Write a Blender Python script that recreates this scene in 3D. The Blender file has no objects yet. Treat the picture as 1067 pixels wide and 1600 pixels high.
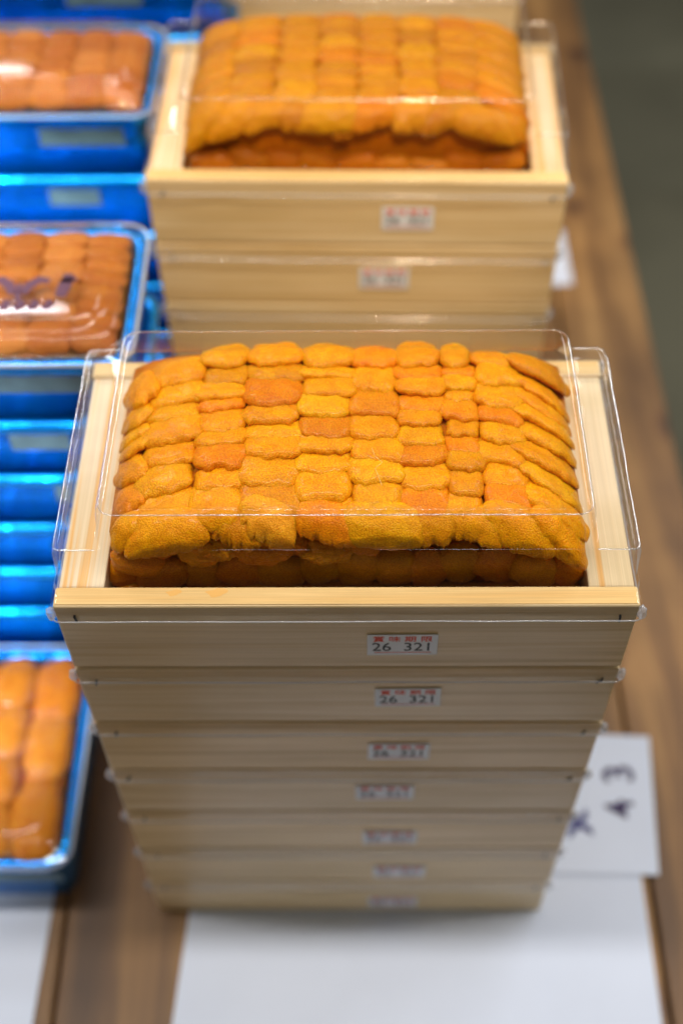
import bpy, bmesh, math, random
import numpy as np
from mathutils import Vector, Matrix, noise

random.seed(7)
S = bpy.context.scene
COL = S.collection
RIM = 0.2785            # height of the front stack's top rim above the table top (z = 0)

# ------------------------------------------------------------------ camera
cam_d = bpy.data.cameras.new("camera")
cam = bpy.data.objects.new("camera", cam_d)
COL.objects.link(cam)
S.camera = cam
R_ = ((0.9999468761, 0.0040225291, -0.0094902191),
      (0.0025907682, 0.7930670672, 0.6091288163),
      (-0.0099766186, 0.6091210440, -0.7930145149))
rt, up, fw = (Vector(v) for v in R_)
cam.matrix_world = Matrix(((rt.x, up.x, -fw.x, 0.002666),
                           (rt.y, up.y, -fw.y, -0.219878),
                           (rt.z, up.z, -fw.z, 0.335615 + RIM),
                           (0, 0, 0, 1)))
cam_d.sensor_fit = 'VERTICAL'
cam_d.sensor_height = 36.0
cam_d.lens = 1937.676 / 1600 * 36.0
cam_d.clip_start = 0.01
cam_d.clip_end = 60
cam_d.dof.use_dof = True
cam_d.dof.focus_distance = 0.396
cam_d.dof.aperture_fstop = 4.6
cam_d.dof.aperture_blades = 0

# ------------------------------------------------------------------ world and lamps
w = bpy.data.worlds.new("World")
S.world = w
w.use_nodes = True
wn = w.node_tree
bg = wn.nodes['Background']
bg.inputs[0].default_value = (1.0, 0.95, 0.82, 1)
bg.inputs[1].default_value = 0.158

def area(name, loc, target, sx, sy, power, color):
    l = bpy.data.lights.new(name, 'AREA')
    l.shape = 'RECTANGLE'; l.size = sx; l.size_y = sy; l.energy = power; l.color = color
    o = bpy.data.objects.new(name, l); COL.objects.link(o)
    o.location = loc
    o.rotation_euler = (Vector(target) - Vector(loc)).to_track_quat('-Z', 'Y').to_euler()
    return o

def spot(name, loc, target, angle, blend, power, color, soft):
    l = bpy.data.lights.new(name, 'SPOT')
    l.spot_size = math.radians(angle); l.spot_blend = blend; l.energy = power; l.color = color
    l.shadow_soft_size = soft
    o = bpy.data.objects.new(name, l); COL.objects.link(o)
    o.location = loc
    o.rotation_euler = (Vector(target) - Vector(loc)).to_track_quat('-Z', 'Y').to_euler()
    return o

area("ceiling_tube_lamp", (0.0, 0.050, RIM + 0.85), (0.0, 0.05, 0), 1.5, 0.045, 12.4, (1.0, 0.95, 0.88))
area("aisle_tube_lamp", (-0.90, 1.03, RIM + 0.85), (-0.90, 0.6, RIM - 0.2), 1.0, 0.055, 8, (0.90, 0.96, 1.0))
area("far_tube_lamp", (-1.04, 1.60, RIM + 0.85), (-1.04, 0.9, RIM - 0.2), 1.0, 0.05, 6.0, (0.90, 0.96, 1.0))
area("right_tube_lamp", (0.95, 0.88, RIM + 0.85), (0.4, 0.3, 0), 1.0, 0.25, 8, (0.95, 0.97, 1.0))
spot("added_stack_fill_spot", (0.06, -0.70, RIM + 1.10), (0.0, 0.30, RIM + 0.060), 15, 0.30, 50, (1.0, 0.75, 0.46), 0.03)  # added warm fill for the second stack, cone kept off the front one; no real fixture
spot("added_tray_fill_spot", (-0.85, -0.62, RIM + 0.75), (-0.31, 0.16, RIM - 0.14), 20, 0.4, 200, (0.92, 0.97, 1.0), 0.03)  # added cool fill that brightens the blue trays, stands for no known fixture

S.view_settings.view_transform = 'Standard'
S.view_settings.look = 'None'
S.view_settings.exposure = 0
S.view_settings.gamma = 1
S.cycles.transparent_max_bounces = 40
S.cycles.max_bounces = 12
S.cycles.sample_clamp_indirect = 6
S.cycles.caustics_reflective = False
S.cycles.caustics_refractive = False

# ------------------------------------------------------------------ material helpers
def new_mat(name):
    m = bpy.data.materials.new(name); m.use_nodes = True
    nt = m.node_tree
    return m, nt, nt.nodes['Principled BSDF']

def N(nt, t, **kw):
    n = nt.nodes.new(t)
    for k, v in kw.items():
        if k.startswith('i_'):
            n.inputs[k[2:].replace('_', ' ')].default_value = v
        else:
            setattr(n, k, v)
    return n

def L(nt, a, b): nt.links.new(a, b)

def ramp(nt, stops, interp='LINEAR'):
    r = nt.nodes.new('ShaderNodeValToRGB')
    e = r.color_ramp; e.interpolation = interp
    while len(e.elements) < len(stops): e.elements.new(0.5)
    for el, (p, c) in zip(e.elements, stops):
        el.position = p; el.color = (c[0], c[1], c[2], 1)
    return r

def coords(nt, scale, rnd=True):
    """object coordinates shifted by a random amount for every object"""
    tc = N(nt, 'ShaderNodeTexCoord')
    mp = N(nt, 'ShaderNodeMapping')
    mp.inputs['Scale'].default_value = scale
    if rnd:
        oi = N(nt, 'ShaderNodeObjectInfo')
        mul = N(nt, 'ShaderNodeVectorMath', operation='SCALE')
        cb = N(nt, 'ShaderNodeCombineXYZ')
        L(nt, oi.outputs['Random'], cb.inputs[0]); L(nt, oi.outputs['Random'], cb.inputs[1]); L(nt, oi.outputs['Random'], cb.inputs[2])
        L(nt, cb.outputs[0], mul.inputs[0]); mul.inputs['Scale'].default_value = 7.3
        ad = N(nt, 'ShaderNodeVectorMath', operation='ADD')
        L(nt, tc.outputs['Object'], ad.inputs[0]); L(nt, mul.outputs[0], ad.inputs[1])
        L(nt, ad.outputs[0], mp.inputs[0])
    else:
        L(nt, tc.outputs['Object'], mp.inputs[0])
    return mp.outputs[0]

def wood(name, scale, cols, rough=0.45, coat=0.0, bump=0.15, fine=(1, 1, 1), bandscale=1.0):
    m, nt, p = new_mat(name)
    v = coords(nt, scale)
    n1 = N(nt, 'ShaderNodeTexNoise', i_Scale=1.0 * bandscale, i_Detail=6.0, i_Roughness=0.55, i_Distortion=0.6)
    L(nt, v, n1.inputs['Vector'])
    r = ramp(nt, cols)
    L(nt, n1.outputs[0], r.inputs[0])
    v2 = coords(nt, tuple(a * b for a, b in zip(scale, fine)))
    n2 = N(nt, 'ShaderNodeTexNoise', i_Scale=5.0, i_Detail=5.0, i_Roughness=0.6)
    L(nt, v2, n2.inputs['Vector'])
    mx = N(nt, 'ShaderNodeMix', data_type='RGBA', blend_type='MULTIPLY')
    mx.inputs[0].default_value = 0.55
    r2 = ramp(nt, [(0.3, (0.72, 0.68, 0.62)), (0.65, (1.06, 1.05, 1.03))])
    L(nt, n2.outputs[0], r2.inputs[0])
    L(nt, r.outputs[0], mx.inputs[6]); L(nt, r2.outputs[0], mx.inputs[7])
    v3 = coords(nt, (9, 30, 30))
    n3 = N(nt, 'ShaderNodeTexNoise', i_Scale=1.0, i_Detail=3.0)
    L(nt, v3, n3.inputs['Vector'])
    r3 = ramp(nt, [(0.36, (0.86, 0.82, 0.70)), (0.60, (1.03, 1.03, 1.04))]); L(nt, n3.outputs[0], r3.inputs[0])
    my = N(nt, 'ShaderNodeMix', data_type='RGBA', blend_type='MULTIPLY'); my.inputs[0].default_value = 0.8
    L(nt, mx.outputs[2], my.inputs[6]); L(nt, r3.outputs[0], my.inputs[7])
    oi = N(nt, 'ShaderNodeObjectInfo')
    r4 = ramp(nt, [(0.0, (0.90, 0.87, 0.78)), (0.35, (1.0, 1.0, 1.0)), (0.7, (1.02, 0.98, 0.90)), (1.0, (0.96, 0.97, 1.0))])
    L(nt, oi.outputs['Random'], r4.inputs[0])
    mz = N(nt, 'ShaderNodeMix', data_type='RGBA', blend_type='MULTIPLY'); mz.inputs[0].default_value = 1.0
    L(nt, my.outputs[2], mz.inputs[6]); L(nt, r4.outputs[0], mz.inputs[7])
    L(nt, mz.outputs[2], p.inputs['Base Color'])
    p.inputs['Roughness'].default_value = rough
    p.inputs['Coat Weight'].default_value = coat
    p.inputs['Coat Roughness'].default_value = 0.12
    b = N(nt, 'ShaderNodeBump'); b.inputs['Strength'].default_value = bump; b.inputs['Distance'].default_value = 0.0004
    L(nt, n2.outputs[0], b.inputs['Height']); L(nt, b.outputs[0], p.inputs['Normal'])
    return m

PINE = [(0.28, (0.54, 0.38, 0.17)), (0.40, (0.72, 0.55, 0.31)), (0.50, (0.80, 0.64, 0.40)), (0.58, (0.69, 0.51, 0.27)), (0.66, (0.79, 0.62, 0.37))]
M_front = wood("pine_front_board", (3.0, 60, 130), PINE, coat=0.10, fine=(1, 4, 4))
M_side = wood("pine_side_block", (120, 1.6, 5),
              [(0.37, (0.78, 0.64, 0.44)), (0.44, (0.82, 0.46, 0.14)), (0.49, (0.80, 0.65, 0.45)), (0.57, (0.82, 0.69, 0.50)), (0.62, (0.82, 0.48, 0.15)), (0.68, (0.78, 0.63, 0.43))],
              coat=0.1, fine=(6, 1, 1), bandscale=0.9)
M_rim = wood("pine_rim_edge", (6, 120, 60), [(0.3, (0.80, 0.50, 0.18)), (0.6, (0.83, 0.60, 0.28)), (0.8, (0.85, 0.68, 0.40))],
             coat=0.1, fine=(1, 3, 3))
M_floorboard = wood("pine_bottom_board", (8, 60, 60), PINE)

def mat_table():
    m, nt, p = new_mat("worn_table_plank")
    v = coords(nt, (26, 2.0, 20))
    n1 = N(nt, 'ShaderNodeTexNoise', i_Scale=1.0, i_Detail=8.0, i_Roughness=0.6, i_Distortion=0.9); L(nt, v, n1.inputs['Vector'])
    r = ramp(nt, [(0.30, (0.07, 0.030, 0.007)), (0.44, (0.17, 0.082, 0.023)), (0.55, (0.31, 0.165, 0.052)), (0.70, (0.48, 0.280, 0.100))])
    L(nt, n1.outputs[0], r.inputs[0])
    v2 = coords(nt, (9, 7, 9))
    vo = N(nt, 'ShaderNodeTexVoronoi', i_Scale=1.1, voronoi_dimensions='2D'); L(nt, v2, vo.inputs['Vector'])
    r2 = ramp(nt, [(0.025, (0.16, 0.12, 0.09)), (0.07, (0.6, 0.5, 0.42)), (0.14, (1, 1, 1))]); L(nt, vo.outputs['Distance'], r2.inputs[0])
    v3 = coords(nt, (5, 5, 5))
    n3 = N(nt, 'ShaderNodeTexNoise', i_Scale=2.0, i_Detail=3.0); L(nt, v3, n3.inputs['Vector'])
    r3 = ramp(nt, [(0.35, (0.52, 0.46, 0.38)), (0.7, (1.15, 1.12, 1.1))]); L(nt, n3.outputs[0], r3.inputs[0])
    a = N(nt, 'ShaderNodeMix', data_type='RGBA', blend_type='MULTIPLY'); a.inputs[0].default_value = 0.85
    L(nt, r.outputs[0], a.inputs[6]); L(nt, r2.outputs[0], a.inputs[7])
    b = N(nt, 'ShaderNodeMix', data_type='RGBA', blend_type='MULTIPLY'); b.inputs[0].default_value = 0.8
    L(nt, a.outputs[2], b.inputs[6]); L(nt, r3.outputs[0], b.inputs[7])
    L(nt, b.outputs[2], p.inputs['Base Color'])
    p.inputs['Roughness'].default_value = 0.5
    bp = N(nt, 'ShaderNodeBump'); bp.inputs['Strength'].default_value = 0.3; bp.inputs['Distance'].default_value = 0.0006
    L(nt, n1.outputs[0], bp.inputs['Height']); L(nt, bp.outputs[0], p.inputs['Normal'])
    return m
M_table = mat_table()

def mat_plain(name, col, rough=0.5, metallic=0.0, spec=0.5, coat=0.0, nscale=None, amt=0.15, nbump=0.0, nd=0.001):
    m, nt, p = new_mat(name)
    p.inputs['Roughness'].default_value = rough
    p.inputs['Metallic'].default_value = metallic
    p.inputs['Specular IOR Level'].default_value = spec
    p.inputs['Coat Weight'].default_value = coat
    p.inputs['Coat Roughness'].default_value = 0.14
    if nscale:
        v = coords(nt, (nscale, nscale, nscale))
        n = N(nt, 'ShaderNodeTexNoise', i_Scale=1.0, i_Detail=5.0); L(nt, v, n.inputs['Vector'])
        lo = tuple(c * (1 - amt) for c in col); hi = tuple(min(1, c * (1 + amt)) for c in col)
        r = ramp(nt, [(0.35, lo), (0.65, hi)]); L(nt, n.outputs[0], r.inputs[0]); L(nt, r.outputs[0], p.inputs['Base Color'])
        if nbump:
            b = N(nt, 'ShaderNodeBump'); b.inputs['Strength'].default_value = nbump; b.inputs['Distance'].default_value = nd
            L(nt, n.outputs[0], b.inputs['Height']); L(nt, b.outputs[0], p.inputs['Normal'])
    else:
        p.inputs['Base Color'].default_value = (*col, 1)
    return m

M_paper = mat_plain("white_paper", (0.60, 0.66, 0.80), 0.6, nscale=14, amt=0.03)
M_sticker = mat_plain("sticker_paper", (0.70, 0.74, 0.80), 0.45, nscale=60, amt=0.04)
M_red = mat_plain("red_print", (0.80, 0.07, 0.02), 0.6)
M_ink = mat_plain("grey_print", (0.035, 0.045, 0.06), 0.6)
M_pen = mat_plain("purple_marker_ink", (0.03, 0.015, 0.08), 0.6)
M_penblue = mat_plain("blue_marker_ink", (0.03, 0.03, 0.16), 0.6)
M_logo = mat_plain("plum_print", (0.09, 0.02, 0.05), 0.5)
M_staple = mat_plain("dark_staple_steel", (0.05, 0.05, 0.05), 0.4, metallic=0.8)
M_blue = mat_plain("metallic_blue_plastic", (0.0, 0.31, 1.0), 0.27, metallic=0.8, spec=0.15, coat=0.3, nscale=38, amt=0.15, nbump=0.8, nd=0.004)
M_grey = mat_plain("grey_label_paper", (0.09, 0.17, 0.22), 0.5, nscale=70, amt=0.2)
M_floor = mat_plain("dark_concrete", (0.20, 0.19, 0.13), 0.8, nscale=3, amt=0.22)
M_leg = mat_plain("table_leg_wood", (0.16, 0.10, 0.06), 0.6, nscale=20, amt=0.2)

def mat_film(name, body=0.05, fres=0.75, tint=(0.985, 0.985, 0.99), milky=0.0, rough=0.03, bump=0.25, bscale=60):
    m = bpy.data.materials.new(name); m.use_nodes = True
    nt = m.node_tree; nt.nodes.clear()
    out = N(nt, 'ShaderNodeOutputMaterial')
    tr = N(nt, 'ShaderNodeBsdfTransparent'); tr.inputs[0].default_value = (*tint, 1)
    gl = N(nt, 'ShaderNodeBsdfGlossy'); gl.inputs['Roughness'].default_value = rough
    gl.inputs[0].default_value = (1, 1, 1, 1)
    lw = N(nt, 'ShaderNodeLayerWeight'); lw.inputs[0].default_value = 0.5
    pw = N(nt, 'ShaderNodeMath', operation='POWER'); pw.inputs[1].default_value = 4.0
    L(nt, lw.outputs['Facing'], pw.inputs[0])
    mu = N(nt, 'ShaderNodeMath', operation='MULTIPLY_ADD'); mu.inputs[1].default_value = fres; mu.inputs[2].default_value = body
    L(nt, pw.outputs[0], mu.inputs[0])
    mx = N(nt, 'ShaderNodeMixShader'); L(nt, mu.outputs[0], mx.inputs[0]); L(nt, tr.outputs[0], mx.inputs[1]); L(nt, gl.outputs[0], mx.inputs[2])
    last = mx.outputs[0]
    if milky:
        df = N(nt, 'ShaderNodeBsdfDiffuse'); df.inputs[0].default_value = (0.85, 0.88, 0.95, 1)
        tl = N(nt, 'ShaderNodeBsdfTranslucent'); tl.inputs[0].default_value = (0.85, 0.88, 0.95, 1)
        a = N(nt, 'ShaderNodeMixShader'); a.inputs[0].default_value = 0.4
        L(nt, df.outputs[0], a.inputs[1]); L(nt, tl.outputs[0], a.inputs[2])
        b = N(nt, 'ShaderNodeMixShader'); b.inputs[0].default_value = milky
        L(nt, last, b.inputs[1]); L(nt, a.outputs[0], b.inputs[2])
        last = b.outputs[0]
    tc = N(nt, 'ShaderNodeTexCoord')
    n = N(nt, 'ShaderNodeTexNoise', i_Scale=float(bscale), i_Detail=2.0); L(nt, tc.outputs['Object'], n.inputs['Vector'])
    bp = N(nt, 'ShaderNodeBump'); bp.inputs['Strength'].default_value = bump; bp.inputs['Distance'].default_value = 0.0008
    L(nt, n.outputs[0], bp.inputs['Height']); L(nt, bp.outputs[0], gl.inputs['Normal'])
    L(nt, last, out.inputs[0])
    return m
M_lid = mat_film("clear_lid_plastic", body=0.012, fres=0.8)
M_lid_far = mat_film("clear_blue_tray_lid_plastic", body=0.055, fres=0.8, bump=0.06, bscale=30)
M_skirt = mat_film("clear_skirt_plastic", body=0.05, fres=0.6, bump=0.3, bscale=120)
M_bead = mat_film("milky_lid_edge", body=0.14, fres=0.7, milky=0.40, rough=0.1)
M_fold = mat_film("crumpled_corner_film", body=0.14, fres=0.7, milky=0.28, rough=0.1, bump=0.8, bscale=400)

def mat_roe(name, sat=1.0, scale=2050.0):
    m, nt, p = new_mat(name)
    oi = N(nt, 'ShaderNodeObjectInfo')
    tc = N(nt, 'ShaderNodeTexCoord')
    sh = N(nt, 'ShaderNodeVectorMath', operation='SCALE'); sh.inputs['Scale'].default_value = 3.1
    cb = N(nt, 'ShaderNodeCombineXYZ'); L(nt, oi.outputs['Random'], cb.inputs[0]); L(nt, oi.outputs['Random'], cb.inputs[2])
    L(nt, cb.outputs[0], sh.inputs[0])
    ad = N(nt, 'ShaderNodeVectorMath', operation='ADD'); L(nt, tc.outputs['Object'], ad.inputs[0]); L(nt, sh.outputs[0], ad.inputs[1])
    big = N(nt, 'ShaderNodeTexNoise', i_Scale=170.0, i_Detail=3.0); L(nt, ad.outputs[0], big.inputs['Vector'])
    gr = N(nt, 'ShaderNodeTexVoronoi', i_Scale=scale); L(nt, ad.outputs[0], gr.inputs['Vector'])
    st = N(nt, 'ShaderNodeMapping'); st.inputs['Scale'].default_value = (1900, 500, 900); L(nt, ad.outputs[0], st.inputs[0])
    sn = N(nt, 'ShaderNodeTexNoise', i_Scale=1.0, i_Detail=2.0); L(nt, st.outputs[0], sn.inputs['Vector'])
    # colour: object colour, broad variation, granule variation
    r1 = ramp(nt, [(0.3, (0.88, 0.74, 0.6)), (0.7, (1.07, 1.16, 1.2))]); L(nt, big.outputs[0], r1.inputs[0])
    a = N(nt, 'ShaderNodeMix', data_type='RGBA', blend_type='MULTIPLY'); a.inputs[0].default_value = 0.7
    L(nt, oi.outputs['Color'], a.inputs[6]); L(nt, r1.outputs[0], a.inputs[7])
    r2 = ramp(nt, [(0.08, (1.20, 1.36, 2.2)), (0.32, (1.0, 1.0, 1.0)), (0.7, (0.74, 0.60, 0.4))]); L(nt, gr.outputs['Distance'], r2.inputs[0])
    b = N(nt, 'ShaderNodeMix', data_type='RGBA', blend_type='MULTIPLY'); b.inputs[0].default_value = 0.75
    L(nt, a.outputs[2], b.inputs[6]); L(nt, r2.outputs[0], b.inputs[7])
    L(nt, b.outputs[2], p.inputs['Base Color'])
    p.inputs['Roughness'].default_value = 0.40
    p.inputs['Specular IOR Level'].default_value = 0.14
    p.inputs['Coat Weight'].default_value = 0.10
    p.inputs['Coat Roughness'].default_value = 0.14
    p.inputs['Subsurface Weight'].default_value = 0.38
    p.inputs['Subsurface Radius'].default_value = (1.0, 0.35, 0.08)
    p.inputs['Subsurface Scale'].default_value = 0.0022
    h = N(nt, 'ShaderNodeMath', operation='MULTIPLY_ADD'); h.inputs[1].default_value = -2.2
    L(nt, gr.outputs['Distance'], h.inputs[0]); L(nt, sn.outputs[0], h.inputs[2])
    bp = N(nt, 'ShaderNodeBump'); bp.inputs['Strength'].default_value = 0.62; bp.inputs['Distance'].default_value = 0.00018
    L(nt, h.outputs[0], bp.inputs['Height']); L(nt, bp.outputs[0], p.inputs['Normal'])
    return m
M_roe = mat_roe("urchin_roe")

# ------------------------------------------------------------------ object helpers
def empty(name, loc, label, cat, group=None, rz=0.0, kind=None):
    o = bpy.data.objects.new(name, None); COL.objects.link(o)
    o.empty_display_size = 0.02
    o.location = loc; o.rotation_euler = (0, 0, rz)
    o['label'] = label; o['category'] = cat
    if group: o['group'] = group
    if kind: o['kind'] = kind
    return o

def link(name, me, mat=None, parent=None, loc=(0, 0, 0), rot=(0, 0, 0)):
    o = bpy.data.objects.new(name, me); COL.objects.link(o)
    if mat and not me.materials: me.materials.append(mat)
    o.parent = parent; o.location = loc; o.rotation_euler = rot
    return o

def tag(o, label, cat, group=None, kind=None):
    o['label'] = label; o['category'] = cat
    if group: o['group'] = group
    if kind: o['kind'] = kind
    return o

def box_mesh(name, x0, x1, y0, y1, z0, z1, bev=0.0006, seg=2, jitter=0.0):
    bm = bmesh.new()
    bmesh.ops.create_cube(bm, size=1)
    for v in bm.verts:
        v.co = Vector(((x0 + x1) / 2 + v.co.x * (x1 - x0), (y0 + y1) / 2 + v.co.y * (y1 - y0), (z0 + z1) / 2 + v.co.z * (z1 - z0)))
        if jitter: v.co += Vector([random.uniform(-jitter, jitter) for _ in range(3)])
    if bev: bmesh.ops.bevel(bm, geom=bm.edges[:], offset=bev, segments=seg, affect='EDGES', profile=0.5)
    me = bpy.data.meshes.new(name); bm.to_mesh(me); bm.free()
    return me

def ring(x0, x1, y0, y1, z, r, n=5, wob=0.0, seed=0):
    """rounded rectangle, counter-clockwise, 4*(n+1) corner points plus 3 points along each edge"""
    pts = []
    cs = [(x1 - r, y0 + r, -90), (x1 - r, y1 - r, 0), (x0 + r, y1 - r, 90), (x0 + r, y0 + r, 180)]
    for k, (cx, cy, a0) in enumerate(cs):
        for i in range(n + 1):
            a = math.radians(a0 + 90 * i / n)
            pts.append(Vector((cx + r * math.cos(a), cy + r * math.sin(a), z)))
        nx, ny, na = cs[(k + 1) % 4]
        a = math.radians(na)
        nxt = Vector((nx + r * math.cos(a), ny + r * math.sin(a), z))
        last = pts[-1].copy()
        for t in range(1, 12):
            pts.append(last.lerp(nxt, t / 12))
    if wob:
        for p in pts:
            q = noise.noise_vector(Vector((p.x * 55 + seed, p.y * 55, p.z * 20)))
            p += Vector((q.x * wob, q.y * wob, q.z * wob * 0.6))
    return pts

def loft(name, rings, cap_end=True, cap_start=False, smooth=True):
    bm = bmesh.new()
    vr = [[bm.verts.new(p) for p in r] for r in rings]
    n = len(rings[0])
    for a, b in zip(vr[:-1], vr[1:]):
        for i in range(n):
            f = bm.faces.new((a[i], a[(i + 1) % n], b[(i + 1) % n], b[i])); f.smooth = smooth
    for flag, v in ((cap_end, vr[-1]), (cap_start, vr[0])):
        if flag:
            f = bm.faces.new(v); f.smooth = False
    bmesh.ops.recalc_face_normals(bm, faces=bm.faces)
    me = bpy.data.meshes.new(name); bm.to_mesh(me); bm.free()
    return me

def tube_mesh(name, pts, r, closed=True, seg=6):
    bm = bmesh.new(); n = len(pts); rows = []
    for i, p in enumerate(pts):
        a = pts[(i - 1) % n] if (closed or i) else p
        b = pts[(i + 1) % n] if (closed or i < n - 1) else p
        t = (b - a).normalized()
        u = t.cross(Vector((0, 0, 1))).normalized() if abs(t.z) < 0.95 else Vector((1, 0, 0))
        v = t.cross(u).normalized()
        rows.append([bm.verts.new(p + (u * math.cos(2 * math.pi * k / seg) + v * math.sin(2 * math.pi * k / seg)) * r) for k in range(seg)])
    m = n if closed else n - 1
    for i in range(m):
        a, b = rows[i], rows[(i + 1) % n]
        for k in range(seg):
            f = bm.faces.new((a[k], a[(k + 1) % seg], b[(k + 1) % seg], b[k])); f.smooth = True
    bmesh.ops.recalc_face_normals(bm, faces=bm.faces)
    me = bpy.data.meshes.new(name); bm.to_mesh(me); bm.free()
    return me

_fc = {}
def text_mesh(txt, size, key=None, stretch=1.0, offset=0.0):
    k = (txt, size, stretch, offset)
    if k in _fc: return _fc[k]
    cu = bpy.data.curves.new('lettering', 'FONT'); cu.body = txt; cu.size = size
    cu.align_x = 'CENTER'; cu.align_y = 'CENTER'; cu.extrude = 0.00002; cu.resolution_u = 3; cu.offset = offset
    to = bpy.data.objects.new('lettering', cu); COL.objects.link(to)
    bpy.context.view_layer.update()
    me = bpy.data.meshes.new_from_object(to)
    bpy.data.objects.remove(to); bpy.data.curves.remove(cu)
    for v in me.vertices: v.co.x *= stretch
    _fc[k] = me
    return me

# ------------------------------------------------------------------ the setting
fl = bpy.data.meshes.new('floor')
fl.from_pydata([(-6, -4, 0), (6, -4, 0), (6, 8, 0), (-6, 8, 0)], [], [(0, 1, 2, 3)])
fo = link('floor', fl, M_floor, loc=(0, 0, -0.74)); fo['kind'] = 'structure'; fo['label'] = 'dark grey concrete floor beyond the table'

TR = math.radians(0.5)
table = empty('wooden_table', (0.2115, 0.3, -0.0), 'worn brown wooden plank table carrying the stacked trays', 'table', rz=TR)
x = 0.0
pw_ = [0.062, 0.094, 0.088, 0.112, 0.095, 0.10, 0.11, 0.095, 0.1]
for i, wd in enumerate(pw_):
    me = box_mesh('plank', x - wd + 0.0008, x - 0.0008, -0.85, 1.25, -0.030, -0.0002 * (i % 3), bev=0.0012)
    link('plank', me, M_table, table)
    x -= wd
for lx in (-0.05, x + 0.05):
    for ly in (-0.78, 1.18):
        link('table_leg', box_mesh('table_leg', lx - 0.03, lx + 0.03, ly - 0.03, ly + 0.03, -0.74, -0.0305, bev=0.002), M_leg, table)
for lx in (-0.06,):
    link('apron', box_mesh('apron', -0.02, -0.045 + 0.0, -0.745, 1.145, -0.11, -0.031, bev=0.001), M_leg, table)

def paper(name, corners, z, label, cat, mat=M_paper, th=0.0003, curl=0.0006):
    bm = bmesh.new()
    lo = [bm.verts.new((*p, z - th)) for p in corners]; hi = [bm.verts.new((*p, z)) for p in corners]
    bm.faces.new(lo[::-1]); bm.faces.new(hi)
    for i in range(4):
        k = (i + 1) % 4; bm.faces.new((lo[i], lo[k], hi[k], hi[i]))
    me = bpy.data.meshes.new(name); bm.to_mesh(me); bm.free()
    return tag(link(name, me, mat), label, cat)

paper('paper_sheet', [(-0.094, -0.19), (0.147, -0.19), (0.1478, 0.022), (-0.0785, 0.022)], 0.0006,
      'large blank white paper sheet lying under the front stack of wooden boxes', 'paper', curl=0.0)
paper('paper_sheet', [(-0.42, -0.19), (-0.1535, -0.19), (-0.1485, 0.030), (-0.42, 0.030)], 0.0006,
      'blank white paper sheet under the low blue tray at the bottom left', 'paper', curl=0.0)
paper('paper_sheet', [(0.02, 0.452), (0.1615, 0.459), (0.1605, 0.518), (0.03, 0.55)], 0.0006,
      'small white paper corner showing behind the second stack on the right', 'paper', curl=0.0)
card = paper('paper_card', [(0.060, 0.0195), (0.1567, 0.0178), (0.1630, 0.0955), (0.060, 0.1010)], 0.0018,
             'white card with handwritten 43 beside the front stack on the right', 'card', curl=0.0)
link('handwriting', text_mesh('3', 0.023, offset=0.0004), M_pen, card, (0.1440, 0.0735, 0.0021), (0, 0, math.radians(94)))
link('handwriting', text_mesh('4', 0.021, offset=0.0004), M_pen, card, (0.1425, 0.0535, 0.0021), (0, 0, math.radians(98)))
link('handwriting', text_mesh('x', 0.026, offset=0.0006), M_penblue, card, (0.1168, 0.0450, 0.0021), (0, 0, math.radians(98)))

# ------------------------------------------------------------------ wooden boxes
BW, BD = 0.19, 0.110
def label_sticker(parent, lx, lz, big, tilt=0.0):
    w2, h2 = 0.01185, 0.0064
    st = link('date_sticker', box_mesh('date_sticker', -w2, w2, -0.00018, 0, -h2, h2, bev=0.00006, seg=1), M_sticker, parent, (lx, -0.0004, lz), (0, tilt, 0))
    rx = (math.radians(90), 0, 0)
    link('red_lettering', text_mesh('賞 味 期 限' if big else '賞 味 期 限', 0.00355, stretch=1.18, offset=0.00003), M_red, st, (0, -0.00025, 0.00365), rx)
    link('date_numerals', text_mesh('26  321', 0.00735, stretch=0.93, offset=0.00003), M_ink, st, (0, -0.00025, -0.00130), rx)
    link('red_underline', box_mesh('red_underline', -0.0095, 0.0098, -0.00028, -0.00019, -0.00475, -0.0045, bev=0), M_red, st)
    return st

def make_box(x, y, z, h, label, group, rz=0.0, sticker=None, top=False):
    """z is the height of the box's foot, h its height"""
    b = empty('wooden_box', (x, y, z), label, 'wooden box', group, rz)
    t, s = 0.0078, 0.0158
    hw = BW / 2
    g = 0.0004
    link('front_board', box_mesh('front_board', -hw, hw, 0, t, 0.0003, h, bev=0.0008, jitter=0.00012), M_front, b)
    link('back_board', box_mesh('back_board', -hw, hw, BD - t, BD, 0.0003, h, bev=0.0008, jitter=0.00012), M_front, b)
    for sx in (-1, 1):
        a, c = sorted((sx * (hw - 0.0008), sx * (hw - s)))
        link('side_block', box_mesh('side_block', a, c, t + g / 4, BD - t - g / 4, 0.0006, h - 0.0008, bev=0.0005), M_side, b)
    link('bottom_board', box_mesh('bottom_board', -hw + s + g, hw - s - g, t + g, BD - t - g, 0.001, 0.0045, bev=0.0003), M_floorboard, b)
    if top:
        # the planed, warmer top edge of the front and back boards
        for y0 in (0.0006, BD - t + 0.0006):
            link('rim_edge', box_mesh('rim_edge', -hw + 0.0007, hw - 0.0007, y0, y0 + t - 0.0012, h - 0.001, h + 0.0003, bev=0.0003), M_rim, b)
    for sx in (-1, 1):
        me = tube_mesh('staple', [Vector((0, 0.001, -0.0022)), Vector((0.0003, -0.0004, -0.0016)), Vector((0.0009, -0.0006, 0.0010)), Vector((0.0012, 0.001, 0.0017))], 0.00045, closed=False, seg=6)
        link('staple', me, M_staple, b, (sx * (hw - 0.0062) + random.uniform(-0.001, 0.001), 0, h - 0.0078 + random.uniform(-0.001, 0.001)), (0, random.uniform(-0.4, 0.4), 0))
    if sticker: label_sticker(b, sticker[0], sticker[1], True, sticker[2])
    return b

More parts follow.
